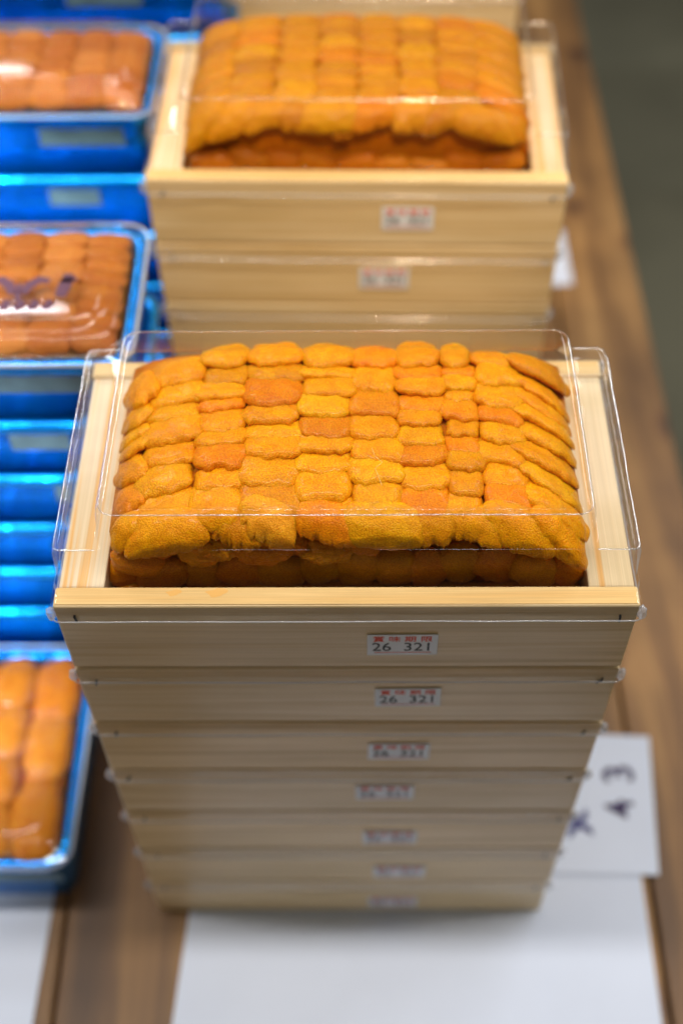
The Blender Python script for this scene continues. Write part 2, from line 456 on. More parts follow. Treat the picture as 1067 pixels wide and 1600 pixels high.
def lid_skirt_parts(parent, seed, hw=BW / 2):
    pts = ring(-hw - 0.0013, hw + 0.0013, -0.0012, BD + 0.0012, -0.0074, 0.0022, n=4, wob=0.0004, seed=seed)
    link('lid_edge', tube_mesh('lid_edge', pts, 0.00028, True, 5), M_bead, parent)
    for k, (sx, y) in enumerate(((-1, 0.0), (1, 0.0), (-1, BD), (1, BD))):
        bm = bmesh.new(); bmesh.ops.create_icosphere(bm, subdivisions=3, radius=1)
        for v in bm.verts:
            q = noise.noise_vector(v.co * 2.3 + Vector((seed * 3.1 + k * 9, 0, 0)))
            v.co = Vector((v.co.x * 0.0014, v.co.y * 0.0014, v.co.z * 0.0032)) + q * 0.0008
        for f in bm.faces: f.smooth = True
        me = bpy.data.meshes.new('corner_fold'); bm.to_mesh(me); bm.free()
        link('corner_fold', me, M_fold, parent, (sx * (hw + 0.0010), y, -0.0040))

def top_lid(x, y, z, label, group, rz, seed):
    b = empty('plastic_lid', (x, y, z), label, 'plastic lid', group, rz)
    hw = BW / 2
    W_ = 0.00035
    R = lambda a, y0, y1, zz, r, w=W_: ring(-a, a, y0, y1, zz, r, wob=w, seed=seed)
    rs = [R(hw + 0.0018, -0.0017, BD + 0.0017, -0.0077, 0.003),
          R(hw + 0.0011, -0.0010, BD + 0.0010, -0.0073, 0.0025),
          R(hw + 0.0008, -0.0008, BD + 0.0008, -0.0005, 0.0025),
          R(hw + 0.0006, -0.0005, BD + 0.0005, 0.0006, 0.0023),
          R(hw + 0.0000, 0.0001, BD - 0.0001, 0.0010, 0.0020),
          R(hw - 0.0003, 0.0078, BD - 0.0078, 0.0011, 0.0030, 0.0002),
          R(hw - 0.0004, 0.0082, BD - 0.0082, 0.0016, 0.0028, 0.0002),
          R(hw - 0.0010, 0.0087, BD - 0.0110, 0.0148, 0.0028, 0.0003),
          R(hw - 0.0014, 0.0088, BD - 0.0112, 0.0162, 0.0029, 0.0003),
          R(hw - 0.0022, 0.0089, BD - 0.0116, 0.0175, 0.0030, 0.0003),
          R(hw - 0.0034, 0.0090, BD - 0.0122, 0.0183, 0.0034, 0.0002),
          R(hw - 0.0046, 0.0091, BD - 0.0126, 0.0185, 0.0034, 0.0002),
          R(hw - 0.0053, 0.0091, BD - 0.0127, 0.0185, 0.0036, 0.0001),
          R(0.0804, 0.0092, BD - 0.0134, 0.0185, 0.0050, 0.0001),
          R(0.0798, 0.0092, BD - 0.0136, 0.0187, 0.0050, 0.0002),
          R(0.0790, 0.0094, BD - 0.0142, 0.0193, 0.0050, 0.0002),
          R(0.0778, 0.0103, BD - 0.0178, 0.0308, 0.0048, 0.0003),
          R(0.0775, 0.0105, BD - 0.0181, 0.0322, 0.0048, 0.0003),
          R(0.0768, 0.0109, BD - 0.0186, 0.0336, 0.0048, 0.0003),
          R(0.0757, 0.0115, BD - 0.0193, 0.0346, 0.0048, 0.0002),
          R(0.0742, 0.0126, BD - 0.0204, 0.0351, 0.0044, 0.0),
          R(0.0732, 0.0140, BD - 0.0215, 0.0351, 0.0044, 0.0)]
    link('lid_dome', loft('lid_dome', rs), M_lid, b)
    lid_skirt_parts(b, seed)
    # the pressed ridges of the two steps, lamp highlights put into bright milky beads
    pts = ring(-0.0764, 0.0764, 0.0110, BD - 0.0189, 0.0341, 0.0048, wob=0.0002, seed=seed)
    link('upper_ridge', tube_mesh('upper_ridge', pts, 0.00020, True, 5), M_ridge, b)
    for sx in (-1, 1):           # the lower step shows only beside the dome, so its ridge runs along the sides
        xo = hw - 0.0021
        pts = [Vector((sx * 0.0795, 0.0092, 0.0183)), Vector((sx * (xo - 0.004), 0.0091, 0.0183)), Vector((sx * (xo - 0.0012), 0.0094, 0.0181)), Vector((sx * xo, 0.0108, 0.0180))]
        for t in range(1, 24):
            yy = 0.0108 + (BD - 0.0140 - 0.0108) * t / 24
            pts.append(Vector((sx * (xo + 0.0003 * noise.noise(Vector((yy * 70, seed, sx)))), yy, 0.0180 + 0.0003 * noise.noise(Vector((yy * 90, seed, 5))))))
        pts += [Vector((sx * (xo - 0.001), BD - 0.0122, 0.0180)), Vector((sx * (xo - 0.004), BD - 0.0116, 0.0180)), Vector((sx * 0.0795, BD - 0.0116, 0.0180))]
        link('lower_ridge', tube_mesh('lower_ridge', pts, 0.00024, False, 5), M_ridge, b)
    return b
M_ridge = mat_film("highlight_lid_ridge", body=0.42, fres=0.6, milky=0.10, rough=0.12)  # raised reflectance and milkiness paint the bright edge line

_flat = None
def flat_lid(x, y, z, label, group, rz, seed):
    b = empty('plastic_lid', (x, y, z), label, 'plastic lid', group, rz)
    hw = BW / 2
    W_ = 0.0003
    R = lambda o, zz: ring(-hw - o, hw + o, -o, BD + o, zz, 0.0025, wob=W_, seed=seed)
    rs = [R(0.0018, -0.0077), R(0.0011, -0.0073), R(0.0008, -0.0012), R(0.0004, 0.0003)]
    link('lid_skirt', loft('lid_skirt', rs, cap_end=False), M_skirt, b)
    lid_skirt_parts(b, seed)
    return b

def in_order(k, n):
    return ['topmost', 'second from top', 'third from top', 'fourth from top', 'fifth from top', 'sixth from top', 'bottom'][k]

PER = 0.03978
stick = [(0.0189, -0.0241, 0.0), (0.0219, -0.0205, 0.0), (0.0196, -0.0235, 0.0), (0.0148, -0.0206, 0.0),
         (0.0179, -0.0272, 0.0), (0.0231, -0.0272, 0.0), (0.0214, -0.0268, 0.0)]
for k in range(7):
    top = RIM - k * PER
    dx = 0 if k == 0 else random.uniform(-0.0004, 0.0004)
    lx, lz, tt = stick[k]
    extra = ', holding orange roe' if k == 0 else (', on the white paper' if k == 6 else '')
    bx_ = make_box(dx, 0, top - PER + 0.0004, PER - 0.0009,
             f'pale wooden box, {in_order(k,7)} in the front stack{extra}', 'pale wooden boxes in the front stack',
             sticker=(lx, lz + PER, random.uniform(-0.025, 0.025)), top=(k == 0))
    if k == 0:
        front_top = bx_
        top_lid(0, 0, top - 0.0005, 'tall stepped clear lid over the roe on top of the front stack', 'clear lids on wooden boxes', 0, 1.0)
    else:
        flat_lid(dx, 0, top - 0.0005, f'clear lid on the wooden box {in_order(k,7)} in the front stack', 'clear lids on wooden boxes', 0, 1.0 + k)

M_juice = mat_plain("orange_juice_stain", (0.80, 0.46, 0.14), 0.25)
for jx, jr in ((-0.0420, 0.0022), (-0.0560, 0.0016)):
    bm = bmesh.new()
    vs = [bm.verts.new((jr * (1.5 + 0.4 * math.sin(3 * t + jx * 900)) * math.cos(t), jr * (0.75 + 0.25 * math.sin(2 * t)) * math.sin(t), 0.00004)) for t in [2 * math.pi * i / 24 for i in range(24)]]
    bm.faces.new(vs)
    me = bpy.data.meshes.new('juice_stain'); bm.to_mesh(me); bm.free()
    link('juice_stain', me, M_juice, front_top, (jx, 0.0050, PER - 0.0009 + 0.00032))

# second stack: pivot = front left/right foot measured on the table
S2 = (0.0040, 0.2360); RZ2 = math.radians(-1.2)
P2 = (RIM - 0.0140) / 7
st2 = [(0.0237, -0.0215), (0.0135, -0.020), (0.018, -0.021), (0.02, -0.02), (0.02, -0.02), (0.02, -0.02), (0.02, -0.02)]
for k in range(7):
    top = P2 * (7 - k)
    make_box(S2[0], S2[1], top - P2 + 0.0004, P2 - 0.0009,
             f'pale wooden box, {in_order(k,7)} in the second stack behind the front one', 'pale wooden boxes in the second stack',
             rz=RZ2, sticker=(st2[k][0], st2[k][1] + P2, 0.0) if k != 2 else None, top=(k == 0))
    if k == 0:
        top_lid(S2[0], S2[1], top - 0.0005, 'tall stepped clear lid over the roe on top of the second stack, out of focus', 'clear lids on wooden boxes', RZ2, 21.0)
    else:
        flat_lid(S2[0], S2[1], top - 0.0005, f'clear lid on the wooden box {in_order(k,7)} in the second stack', 'clear lids on wooden boxes', RZ2, 21.0 + k)

# third stack, only its face shows at the very top of the picture
S3 = (0.0055, 0.462)
for k in range(7):
    top = P2 * (7 - k)
    make_box(S3[0], S3[1], top - P2 + 0.0004, P2 - 0.0009,
             f'pale wooden box, {in_order(k,7)} in the third stack farthest back', 'pale wooden boxes in the third stack',
             sticker=None)
    if k: flat_lid(S3[0], S3[1], top - 0.0005, f'clear lid on the wooden box {in_order(k,7)} in the third stack', 'clear lids on wooden boxes', 0, 41.0 + k)

# ------------------------------------------------------------------ sea urchin roe
class Heap:
    def __init__(s, hw, y0, y1, zb, h, pu=5.0, pv=6.0):
        s.hw, s.y0, s.y1, s.zb, s.h, s.pu, s.pv = hw, y0, y1, zb, h, pu, pv
    def z(s, x, y):
        u = min(0.985, abs(x / s.hw)); v = min(0.93, abs((y - (s.y0 + s.y1) / 2) / ((s.y1 - s.y0) / 2)))
        return s.zb + s.h * ((1 - u ** s.pu) * (1 - v ** s.pv)) ** 0.4

def lobe_mesh(heap, cx, cy, a, b, rot, th, tilt, seed, nu=44, nv=10, rag=0.0006, dz=0.0, clampy=None, gran=0.00012, zmul=1.0, drop=0.0):
    """a pillow draped over the heap: a half length across, b half length towards the viewer (front = -y)"""
    bm = bmesh.new()
    cr, sr = math.cos(rot), math.sin(rot)
    def plan(th_, r):
        c, s_ = math.cos(th_), math.sin(th_)
        k = (abs(c) ** 3.8 + abs(s_) ** 2.5) ** (-1 / 3.1)
        p, t = a * k * c * r, b * k * s_ * r
        q = noise.noise(Vector((c * 1.0 + seed * 5.7, s_ * 1.0, seed)))
        p *= 1 + 0.15 * q; t *= 1 + 0.20 * noise.noise(Vector((s_ * 0.8, c * 1.3 + seed * 3.3, 4.0)))
        if s_ < 0.1:
            f = (noise.noise(Vector((p * 450, seed * 7, 0))) + 0.5 * noise.noise(Vector((p * 1300, seed * 7, 3)))) * rag * r ** 4 * min(1, -s_ + 0.2)
            t += f
        return p, t
    zc = heap.z(cx, cy)
    def put(p, t, h):
        x = cx + p * cr - t * sr; y = cy + p * sr + t * cr
        if clampy is not None and y < clampy: y = clampy + (y - clampy) * 0.30
        sag = drop * max(0.0, -t / b) ** 2
        z = heap.z(x, y) + dz + h + tilt * (-t / b) - sag
        n1 = noise.noise_vector(Vector((x * 260, y * 260, z * 260 + seed)))
        n2 = noise.noise_vector(Vector((x * 1500, y * 1500, z * 1500 + seed)))
        return Vector((x, y, z)) + n1 * 0.00045 + n2 * gran
    topc = bm.verts.new(put(0, 0, th))
    prev = None; firstring = None
    rows = []
    for j in range(1, nv + 1):
        r = math.sin(math.pi / 2 * j / nv)
        hgt = th * max(0.0, 1 - r ** 3.4) ** 0.5
        rows.append([bm.verts.new(put(*plan(2 * math.pi * i / nu, r), hgt)) for i in range(nu)])
    for j in range(3):
        r = (0.9, 0.6, 0.2)[j]
        rows.append([bm.verts.new(put(*plan(2 * math.pi * i / nu, r), -th * (0.35, 0.55, 0.6)[j])) for i in range(nu)])
    for i in range(nu):
        bm.faces.new((topc, rows[0][i], rows[0][(i + 1) % nu]))
    for A, B in zip(rows[:-1], rows[1:]):
        for i in range(nu):
            bm.faces.new((A[i], B[i], B[(i + 1) % nu], A[(i + 1) % nu]))
    bm.faces.new(rows[-1])
    for f in bm.faces: f.smooth = True
    bmesh.ops.recalc_face_normals(bm, faces=bm.faces)
    me = bpy.data.meshes.new('roe_lobe'); bm.to_mesh(me); bm.free()
    return me

def chunk_mesh(sx, sy, sz, seed, sub=4, rough=0.35):
    bm = bmesh.new(); bmesh.ops.create_icosphere(bm, subdivisions=sub, radius=1)
    for v in bm.verts:
        n = v.co.normalized()
        d = 1 + rough * noise.noise(n * 1.9 + Vector((seed * 4.1, 0, 0))) + 0.45 * rough * noise.noise(n * 4.3 + Vector((0, seed, 0))) + 0.05 * noise.noise(n * 14 + Vector((0, seed, 0)))
        v.co = Vector((n.x * sx, n.y * sy, n.z * sz)) * d
    for f in bm.faces: f.smooth = True
    me = bpy.data.meshes.new('roe_chunk'); bm.to_mesh(me); bm.free()
    return me

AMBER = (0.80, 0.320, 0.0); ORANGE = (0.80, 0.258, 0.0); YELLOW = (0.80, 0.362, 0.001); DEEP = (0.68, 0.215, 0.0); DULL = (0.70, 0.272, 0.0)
def jit(c, s=0.06):
    k = 1 + random.uniform(-s, s); g = 1 + random.uniform(-s, s)
    return (c[0] * k, c[1] * k * g, c[2], 1)

def core(heap, parent, mat, z0, dy=0.0):
    """the packed mass under the lobes"""
    bm = bmesh.new(); nx, ny = 24, 16; rows = []
    for j in range(ny + 1):
        row = []
        for i in range(nx + 1):
            x = -heap.hw * 0.975 + 2 * heap.hw * 0.975 * i / nx
            y = heap.y0 + 0.0145 + (heap.y1 - heap.y0 - 0.0155) * j / ny
            row.append(bm.verts.new((x, y, max(z0 + 0.001, heap.z(x, y) - 0.0006))))
        rows.append(row)
    for j in range(ny):
        for i in range(nx):
            bm.faces.new((rows[j][i], rows[j][i + 1], rows[j + 1][i + 1], rows[j + 1][i])).smooth = True
    border = [rows[0][i] for i in range(nx + 1)] + [rows[j][nx] for j in range(1, ny + 1)] + \
             [rows[ny][i] for i in range(nx - 1, -1, -1)] + [rows[j][0] for j in range(ny - 1, 0, -1)]
    low = [bm.verts.new((v.co.x, v.co.y, z0)) for v in border]
    for i in range(len(border)):
        k = (i + 1) % len(border)
        bm.faces.new((border[k], border[i], low[i], low[k]))
    bmesh.ops.recalc_face_normals(bm, faces=bm.faces)
    me = bpy.data.meshes.new('roe_core'); bm.to_mesh(me); bm.free()
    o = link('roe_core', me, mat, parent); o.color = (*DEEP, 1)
    return o

# front tray: column limits and lobe edges measured in millimetres from the box front
cx_ = [-77.3, -68.5, -49.5, -33.9, -14.8, 2.0, 17.6, 32.8, 44.0, 59.8, 77.3]
rows_ = {0: [85.3, 68.6, 59.8, 53.8, 47.9, 35.1, 24.1, 11.0],
         1: [89.1, 75.7, 65.9, 58.9, 47.9, 38.9, 27.7, 14.9, 9.5],
         2: [96.3, 82.1, 72.7, 65.9, 61.0, 50.4, 44.6, 35.1, 26.7, 15.1, 9.5],
         3: [97.3, 82.1, 73.6, 62.4, 53.8, 47.1, 39.4, 27.7, 14.9, 9.5],
         4: [95.4, 79.0, 74.2, 65.9, 56.4, 47.1, 40.8, 32.4, 21.5, 14.4, 9.5],
         5: [95.4, 80.6, 68.6, 56.9, 47.1, 37.0, 28.2, 15.6, 9.5],
         6: [97.6, 80.6, 73.6, 66.5, 58.9, 52.4, 43.8, 35.6, 25.9, 15.6, 9.5],
         7: [96.7, 81.2, 76.3, 70.0, 63.9, 55.8, 48.5, 41.3, 33.2, 24.1, 15.6, 9.5],
         8: [93.2, 82.7, 72.1, 61.8, 54.9, 46.5, 38.1, 28.2, 18.9, 10.5],
         9: [91.9, 79.0, 71.5, 63.9, 56.6, 47.4, 38.6, 29.3, 18.9, 10.0]}
tints = {(0, 5): ORANGE, (2, 1): DULL, (2, 3): ORANGE, (2, 6): ORANGE, (2, 9): DULL, (3, 2): DEEP, (3, 1): DULL, (3, 4): YELLOW, (3, 7): DULL, (4, 3): YELLOW,
         (4, 4): DEEP, (4, 9): ORANGE, (5, 0): ORANGE, (5, 2): DEEP, (5, 5): YELLOW, (6, 1): ORANGE, (6, 3): ORANGE, (6, 6): DEEP, (6, 8): ORANGE,
         (7, 1): ORANGE, (7, 4): ORANGE, (7, 5): DULL, (7, 6): ORANGE, (7, 7): DULL, (7, 8): DULL, (8, 3): ORANGE, (8, 7): ORANGE, (9, 0): DULL, (9, 6): YELLOW}
H1 = Heap(0.0795, 0.0082, 0.1000, 0.002, 0.0230, 3.6, 5.5)

heap1 = empty('sea_urchin_roe', (0, 0, RIM), 'orange sea urchin roe heaped in overlapping rows in the top box of the front stack', 'sea urchin roe', 'roe heaped in wooden boxes')
core(H1, heap1, M_roe, -0.034)
n_l = 0
for c in range(10):
    x0, x1 = cx_[c] / 1000, cx_[c + 1] / 1000
    e = [v / 1000 for v in rows_[c]]
    last = len(e) - 2
    for r in range(len(e) - 2 if e[-1] < 0.0115 else len(e) - 1):
        back, front = e[r], e[r + 1]
        vis = back - front
        hb = vis / 2
        b = hb * 1.15 + 0.0026
        cy = front + b * 0.90
        a = (x1 - x0) / 2 * 1.11 + random.uniform(-0.0006, 0.0010)
        cxm = (x0 + x1) / 2 + random.uniform(-0.0012, 0.0012)
        rot = random.uniform(-0.13, 0.11)
        drop = 0.0; cl = None; tilt = 0.0019; dz = random.uniform(-0.0006, 0.0010)
        if c == 0: rot = 0.42 + random.uniform(-0.1, 0.1); a *= 1.30; b *= 0.88; cxm += 0.0018; cy -= 0.001; tilt = 0.0022
        if c == 9: rot = -0.45 + random.uniform(-0.08, 0.08); a *= 1.22; b *= 0.86; cxm -= 0.0012; cy -= 0.001; tilt = 0.0026
        if c == 8: rot = -0.12
        if c == 7 and r in (4, 5): rot = -0.14
        m = lobe_mesh(H1, cxm, cy, a, b, rot, 0.0025 + 0.08 * vis, tilt, seed=c * 13.7 + r * 2.9,
                      nu=84, nv=14, rag=0.0010 if r < last else 0.0030, clampy=cl, drop=drop, gran=0.00005, dz=dz)
        o = link('roe_lobe', m, M_roe, heap1)
        o.color = jit(tints.get((c, r), AMBER)); n_l += 1

# lower layer seen under the overhanging front edge, its shade painted in by darker colours
class Flat:
    def __init__(s, z): s.z0 = z
    def z(s, x, y): return s.z0
def front_lobe(parent, x, z, a, b, rot, col, seed, y=None, th=0.0042, lean=0.22):
    if y is None: y = 0.0172 + random.uniform(-0.0020, 0.0016) if z > -0.002 else 0.0150
    z -= 0.0082
    m = lobe_mesh(Flat(0.0), 0, 0, a, b, 0.0, th, 0.0, seed, nu=56, nv=9, rag=0.0012, gran=0.00014)
    o = link('roe_lobe', m, M_roe, parent, (x, y, z), (math.radians(90) - lean, rot, 0))
    o.color = jit(tuple(v * 0.85 for v in col)); return o  # roe colour dimmed to put in the shade below the overhang
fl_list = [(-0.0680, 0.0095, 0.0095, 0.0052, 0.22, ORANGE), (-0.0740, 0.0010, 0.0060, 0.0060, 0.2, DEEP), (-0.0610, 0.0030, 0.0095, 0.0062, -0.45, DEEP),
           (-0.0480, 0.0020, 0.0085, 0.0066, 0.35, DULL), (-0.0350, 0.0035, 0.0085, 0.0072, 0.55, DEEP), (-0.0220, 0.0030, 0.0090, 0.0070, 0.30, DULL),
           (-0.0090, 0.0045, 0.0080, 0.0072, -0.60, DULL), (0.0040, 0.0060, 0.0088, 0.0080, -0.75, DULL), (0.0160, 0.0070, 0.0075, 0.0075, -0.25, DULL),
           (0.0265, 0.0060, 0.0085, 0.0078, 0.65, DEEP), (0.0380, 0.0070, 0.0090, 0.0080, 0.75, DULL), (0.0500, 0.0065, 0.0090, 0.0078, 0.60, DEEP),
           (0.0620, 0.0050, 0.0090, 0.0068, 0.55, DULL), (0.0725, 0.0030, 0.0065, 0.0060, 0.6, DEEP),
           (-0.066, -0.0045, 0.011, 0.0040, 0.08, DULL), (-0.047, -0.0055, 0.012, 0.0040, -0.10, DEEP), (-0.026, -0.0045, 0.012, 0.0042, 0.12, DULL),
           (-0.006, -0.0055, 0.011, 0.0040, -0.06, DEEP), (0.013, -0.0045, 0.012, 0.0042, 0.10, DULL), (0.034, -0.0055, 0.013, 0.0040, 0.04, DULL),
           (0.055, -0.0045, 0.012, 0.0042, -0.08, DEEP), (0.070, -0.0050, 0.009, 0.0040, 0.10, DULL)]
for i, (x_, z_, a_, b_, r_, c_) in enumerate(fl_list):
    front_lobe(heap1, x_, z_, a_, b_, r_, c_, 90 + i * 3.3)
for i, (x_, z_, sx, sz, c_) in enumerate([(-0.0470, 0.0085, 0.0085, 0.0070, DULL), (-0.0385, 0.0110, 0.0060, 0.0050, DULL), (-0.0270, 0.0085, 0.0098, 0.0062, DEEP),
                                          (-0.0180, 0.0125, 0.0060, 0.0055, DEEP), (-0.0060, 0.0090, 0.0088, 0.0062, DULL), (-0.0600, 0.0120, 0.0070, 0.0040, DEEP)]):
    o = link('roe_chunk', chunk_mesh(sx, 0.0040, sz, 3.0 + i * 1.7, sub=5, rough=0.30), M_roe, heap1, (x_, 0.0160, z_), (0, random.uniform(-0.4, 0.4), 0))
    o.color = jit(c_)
# drooping tongues of the foremost row, each with its own outline
class FrontSlope:
    def z(s, x, y):
        d = max(0.0, 0.0250 - y) / 0.0145
        return H1.z(x, 0.05) - 0.0085 * min(d, 1.05) ** 1.7
FS = FrontSlope()
PALE = (0.86, 0.36, 0.010)
tongues = [(-0.0705, 0.0185, 0.0060, 0.0058, 0.20, 0.0000, AMBER, 0.0010, 0.0040),
           (-0.0350, 0.0168, 0.0115, 0.0062, -0.25, -0.0006, DULL, 0.0026, 0.0040),
           (-0.0565, 0.0152, 0.0145, 0.0066, 0.04, 0.0010, AMBER, 0.0014, 0.0046),
           (-0.0240, 0.0162, 0.0098, 0.0072, -0.38, 0.0012, PALE, 0.0034, 0.0046),
           (-0.0055, 0.0168, 0.0115, 0.0062, -0.16, 0.0002, ORANGE, 0.0018, 0.0042),
           (0.0055, 0.0128, 0.0060, 0.0034, -0.50, -0.0022, DEEP, 0.0020, 0.0034),
           (0.0265, 0.0164, 0.0110, 0.0062, 0.10, -0.0002, DULL, 0.0020, 0.0042),
           (0.0120, 0.0150, 0.0135, 0.0070, -0.06, 0.0014, YELLOW, 0.0012, 0.0046),
           (0.0405, 0.0168, 0.0105, 0.0056, -0.26, 0.0004, AMBER, 0.0018, 0.0040),
           (0.0560, 0.0158, 0.0135, 0.0068, -0.32, 0.0012, AMBER, 0.0026, 0.0044),
           (0.0680, 0.0205, 0.0110, 0.0048, -0.52, 0.0012, AMBER, 0.0012, 0.0042),
           (0.0680, 0.0150, 0.0115, 0.0058, -0.58, 0.0022, AMBER, 0.0016, 0.0044)]
TONGUES = []
for i, (x_, y_, a_, b_, r_, dz_, c_, rg_, th_) in enumerate(tongues):
    m = lobe_mesh(FS, x_, y_ + 0.0006, a_, b_, r_, th_, 0.0018, 333.0 + i * 4.7, nu=110, nv=15, rag=rg_, dz=dz_, clampy=0.0104, drop=0.0010,
                  gran=0.0002 if c_ is PALE else 0.00010)
    o = link('roe_lobe', m, M_roe, heap1); o.color = jit(c_, 0.03)
    TONGUES.append((m, c_))

# stray clear fibres lying on the roe
M_hair = mat_plain("pale_fibre", (0.85, 0.60, 0.25), 0.3)
hr = [Vector((0.0085, 0.0405, 0)), Vector((0.0095, 0.037, 0)), Vector((0.0118, 0.0345, 0)), Vector((0.0095, 0.0320, 0)), Vector((0.0105, 0.029, 0)), Vector((0.0115, 0.0255, 0))]
for p in hr: p.z = H1.z(p.x, p.y) + 0.0056
tag(link('loose_fibre', tube_mesh('loose_fibre', hr, 0.00006, False, 5), M_hair, loc=(0, 0, RIM)), 'thin pale curly fibre lying on the roe in the front box', 'fibre')

def grid_heap(name, loc, rz, heap, cols, nrow, label, group, seed, palette, mat, res=(28, 7), skew=True, zcore=-0.03, th=0.0040, hang=False, jitc=0.07):
    rnd = random.Random(seed)
    h = empty(name, loc, label, 'sea urchin roe', group, rz)
    core(heap, h, mat, zcore)
    for c in range(len(cols) - 1):
        x0, x1 = cols[c], cols[c + 1]
        n = nrow + rnd.choice((-1, 0, 1))
        ys = [heap.y1 - 0.002]
        for k in range(n): ys.append(ys[-1] - (heap.y1 - heap.y0 - 0.004) / n * rnd.uniform(0.8, 1.2))
        sc = (heap.y1 - heap.y0 - 0.0035) / (ys[0] - ys[-1]); ys = [ys[0] - (ys[0] - v) * sc for v in ys]
        for r in range(n):
            vis = ys[r] - ys[r + 1]; b = vis / 2 * 1.12 + 0.0018; cy = ys[r + 1] + b * 0.9
            rot = rnd.uniform(-0.06, 0.06); a = (x1 - x0) / 2 * 1.09; cxm = (x0 + x1) / 2
            drop = 0; cl = None
            if c == 0 and skew: rot = 0.3; a *= 1.1; cxm += 0.001
            if c == len(cols) - 2 and skew: rot = -0.3; a *= 1.1; cxm -= 0.001
            if r == n - 1 and hang: continue
            if r == n - 1: b += 0.003; drop = 0.0035; cl = heap.y0 + 0.0016; cy = ys[r + 1] + b * 0.55
            m_ = lobe_mesh(heap, cxm, cy, a, b, rot, th, 0.0011, seed * 3.3 + c * 7.7 + r * 1.9, nu=res[0], nv=res[1], rag=0.0008, clampy=cl, drop=drop)
            o = link('roe_lobe', m_, mat, h)
            k_ = rnd.choice(palette); j = 1 + rnd.uniform(-jitc, jitc)
            o.color = (k_[0] * j, k_[1] * j, k_[2], 1)
    return h

H2 = Heap(0.0795, 0.0082, 0.1000, 0.002, 0.0230, 3.6, 5.5)
c2 = [-0.0775, -0.058, -0.037, -0.018, 0.0, 0.0185, 0.036, 0.055, 0.0775]
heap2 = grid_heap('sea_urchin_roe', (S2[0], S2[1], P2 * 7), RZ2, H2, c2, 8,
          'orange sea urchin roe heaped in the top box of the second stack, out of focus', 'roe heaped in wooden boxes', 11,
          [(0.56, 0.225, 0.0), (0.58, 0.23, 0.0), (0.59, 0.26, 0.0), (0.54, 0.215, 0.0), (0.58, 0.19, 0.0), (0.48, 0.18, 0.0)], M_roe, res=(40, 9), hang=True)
for m_, c_ in TONGUES:          # the same hanging tongues, turned left to right
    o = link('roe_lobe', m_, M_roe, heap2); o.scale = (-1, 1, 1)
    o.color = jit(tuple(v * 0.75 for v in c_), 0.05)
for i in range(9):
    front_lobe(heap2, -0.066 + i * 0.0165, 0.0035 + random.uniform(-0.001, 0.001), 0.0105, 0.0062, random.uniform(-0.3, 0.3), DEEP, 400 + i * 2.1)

# ------------------------------------------------------------------ blue trays
def tray_mesh(hw, d, h):
    rs = []
    def R(o, z, r): rs.append(ring(-hw - o, hw + o, -o, d + o, z, r, n=5))
    R(-0.0065, 0.0003, 0.008); R(-0.0050, 0.0006, 0.009); R(-0.0045, h * 0.45, 0.009); R(-0.0030, h * 0.5, 0.009); R(-0.0028, h - 0.0070, 0.010)
    for a_ in range(-60, 91, 25):
        R(-0.0030 + 0.0030 * math.cos(math.radians(a_)), h - 0.0036 + 0.0036 * math.sin(math.radians(a_)), 0.011)
    R(-0.0038, h - 0.0001, 0.010); R(-0.0050, h - 0.0008, 0.009); R(-0.0056, h - 0.0030, 0.009); R(-0.0105, 0.0040, 0.008)
    return loft('tray_body', rs, cap_end=True, cap_start=True)

def tray_lid(x, y, z, hw, d, label, rz, seed, hgt=0.012, mark=False):
    b = empty('plastic_lid', (x, y, z), label, 'plastic lid', 'clear lids on blue trays', rz)
    R = lambda o, zz, r, w=0.0005: ring(-hw + o, hw - o, o, d - o, zz, r, wob=w, seed=seed)
    rs = [R(-0.0006, -0.0016, 0.011), R(-0.0006, 0.0006, 0.011), R(0.0002, 0.0012, 0.011), R(0.0036, 0.0012, 0.009), R(0.0048, 0.0018, 0.010),
          R(0.0060, hgt * 0.58, 0.012), R(0.0066, hgt * 0.66, 0.013), R(0.0074, hgt * 0.70, 0.013), R(0.0105, hgt * 0.72, 0.012), R(0.0116, hgt * 0.76, 0.012), R(0.0126, hgt * 0.93, 0.012),
          R(0.0132, hgt + 0.0002, 0.012), R(0.0142, hgt + 0.0008, 0.012), R(0.0158, hgt + 0.0010, 0.010, 0.0), R(0.0170, hgt + 0.0010, 0.010, 0.0)]
    link('lid_dome', loft('lid_dome', rs), M_lid_far, b)
    pts = ring(-hw - 0.0004, hw + 0.0004, -0.0004, d + 0.0004, 0.0005, 0.011, wob=0.0004, seed=seed)
    link('lid_edge', tube_mesh('lid_edge', pts, 0.0008, True, 6), M_bead, b)  # wide milky bead paints the white highlight band along the rim
    return b

def blue_stack(x, y, hw, d, n, h, where, lab_x, rz=0.0, group='blue trays'):
    for k in range(n):
        top = h * (n - k)
        nm = f'glossy blue tray, {in_order(k, n)} in the {where}' if n > 1 else f'single glossy blue tray {where}'
        t = empty('blue_tray', (x, y, top - h), nm, 'tray', group, rz)
        link('tray_body', TM[(hw, d, h)] if (hw, d, h) in TM else TM.setdefault((hw, d, h), tray_mesh(hw, d, h)), M_blue, t)
        if k > 2: continue
        lw = (0.021, 0.013, 0.009)[k]
        link('tray_label', box_mesh('tray_label', -lw, lw, -0.0002, 0.0, -0.0050, 0.0050, bev=0.0), M_grey, t,
             (lab_x + (0.004, -0.006, 0.003)[k], 0.0024, h * 0.64), (0, random.uniform(-0.02, 0.02), 0))
TM = {}
HB = 0.0365
XB, YB, HWB, DB = -0.1825, 0.130, 0.0955, 0.086
blue_stack(XB, YB, HWB, DB, 7, HB, 'middle blue stack', 0.055)
XA, YA = -0.190, 0.297
blue_stack(XA, YA, 0.0960, 0.078, 7, HB, 'rear blue stack', 0.055, group='blue trays rear')
XC, YC, HWC, DC, HC = -0.2285, 0.0030, 0.0960, 0.121, 0.0480
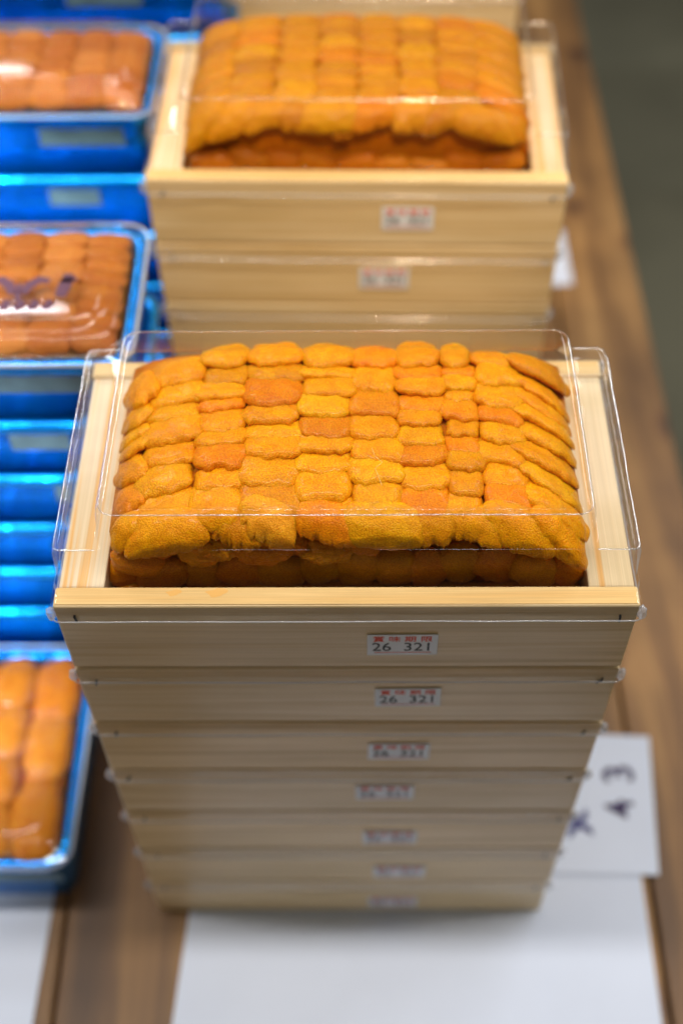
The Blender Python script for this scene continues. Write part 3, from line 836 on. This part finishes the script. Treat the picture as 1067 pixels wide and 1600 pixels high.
blue_stack(XC, YC, HWC, DC, 1, HC, 'at the bottom left, in front of the middle stack', 0.065)
XD, YD = -0.160, 0.425
blue_stack(XD, YD, 0.0960, 0.086, 7, HB, 'farthest blue stack at top left', 0.02, group='blue trays far')

TAN = (0.52, 0.175, 0.020); TAN2 = (0.45, 0.138, 0.014); TAN3 = (0.60, 0.22, 0.036)
def tray_roe(x, y, z, hw, d, cols, nrow, label, seed, h=0.006, pal=(TAN, TAN2, TAN3), rz=0.0, th=0.0024):
    hp = Heap(hw - 0.0062, 0.0050, d - 0.0090, -0.002, h, 8.0, 8.0)
    cc = [-(hw - 0.0072) + 2 * (hw - 0.0072) * i / cols for i in range(cols + 1)]
    return grid_heap('sea_urchin_roe', (x, y, z), rz, hp, cc, nrow, label, 'roe in blue trays', seed, list(pal), M_roe, res=(24, 6), skew=False, zcore=-0.025, th=th)
tray_roe(XB, YB, 7 * HB, HWB, DB, 10, 7, 'tan orange roe in the top tray of the middle blue stack', 51, h=0.007)
tray_roe(XA, YA, 7 * HB, 0.0960, 0.078, 10, 6, 'tan orange roe in the top tray of the rear blue stack', 52, h=0.007)
tray_roe(XC, YC, HC, HWC, DC, 8, 3, 'orange roe in long strips in the single blue tray at the bottom left', 53, h=0.0035, pal=((0.52, 0.185, 0.012), (0.47, 0.155, 0.010), (0.57, 0.215, 0.018)), th=0.0050)

lb = tray_lid(XB, YB, 7 * HB, HWB, DB, 'clear lid printed with a dark plum mark on the middle blue stack', 0, 5.0)
tray_lid(XA, YA, 7 * HB, 0.0960, 0.078, 'clear glossy lid on the rear blue stack, reflecting the lamps', 0, 6.0)
tray_lid(XC, YC, HC, HWC, DC, 'clear shallow lid on the single blue tray at the bottom left', 0, 7.0, hgt=0.005)

def stroke(parent, pts, wd, z):
    """a flat printed brush stroke on top of the lid"""
    bm = bmesh.new(); rows = []
    n = len(pts)
    for i, p in enumerate(pts):
        a = Vector(pts[max(0, i - 1)]); b = Vector(pts[min(n - 1, i + 1)])
        t = (b - a).normalized(); q = Vector((-t.y, t.x)); ww = wd * (0.55 + 0.45 * math.sin(math.pi * (i + 0.5) / n))
        A = (p[0] + q.x * ww, p[1] + q.y * ww); B = (p[0] - q.x * ww, p[1] - q.y * ww)
        rows.append([bm.verts.new((*A, z)), bm.verts.new((*B, z)), bm.verts.new((*B, z - 0.00008)), bm.verts.new((*A, z - 0.00008))])
    for u, v in zip(rows[:-1], rows[1:]):
        for k in range(4): bm.faces.new((u[k], v[k], v[(k + 1) % 4], u[(k + 1) % 4]))
    bm.faces.new(rows[0]); bm.faces.new(rows[-1])
    bmesh.ops.recalc_face_normals(bm, faces=bm.faces)
    me = bpy.data.meshes.new('printed_mark'); bm.to_mesh(me); bm.free()
    link('printed_mark', me, M_logo, parent)
zt = 0.0133
ox, oy = -XB, -YB
def W2(l): return [(x + ox, y + oy) for x, y in l]
stroke(lb, W2([(-0.146, 0.1655), (-0.142, 0.1665), (-0.138, 0.163), (-0.136, 0.158)]), 0.0023, zt)
stroke(lb, W2([(-0.122, 0.1655), (-0.126, 0.1665), (-0.130, 0.163), (-0.132, 0.158)]), 0.0023, zt)
stroke(lb, W2([(-0.134, 0.164), (-0.134, 0.159), (-0.1335, 0.154)]), 0.0014, zt)
stroke(lb, W2([(-0.1145, 0.170), (-0.115, 0.165), (-0.116, 0.160), (-0.1165, 0.156)]), 0.0028, zt)
stroke(lb, W2([(-0.1175, 0.166), (-0.114, 0.166), (-0.111, 0.167)]), 0.0014, zt)
for i in range(5):
    x_ = -0.144 + i * 0.0058
    stroke(lb, W2([(x_ - 0.002, 0.1495), (x_, 0.1508), (x_ + 0.002, 0.1500)]), 0.0022, zt)
    stroke(lb, W2([(x_ - 0.001, 0.1540), (x_ + 0.0014, 0.1530), (x_ + 0.001, 0.1500)]), 0.0013, zt - 0.00003)
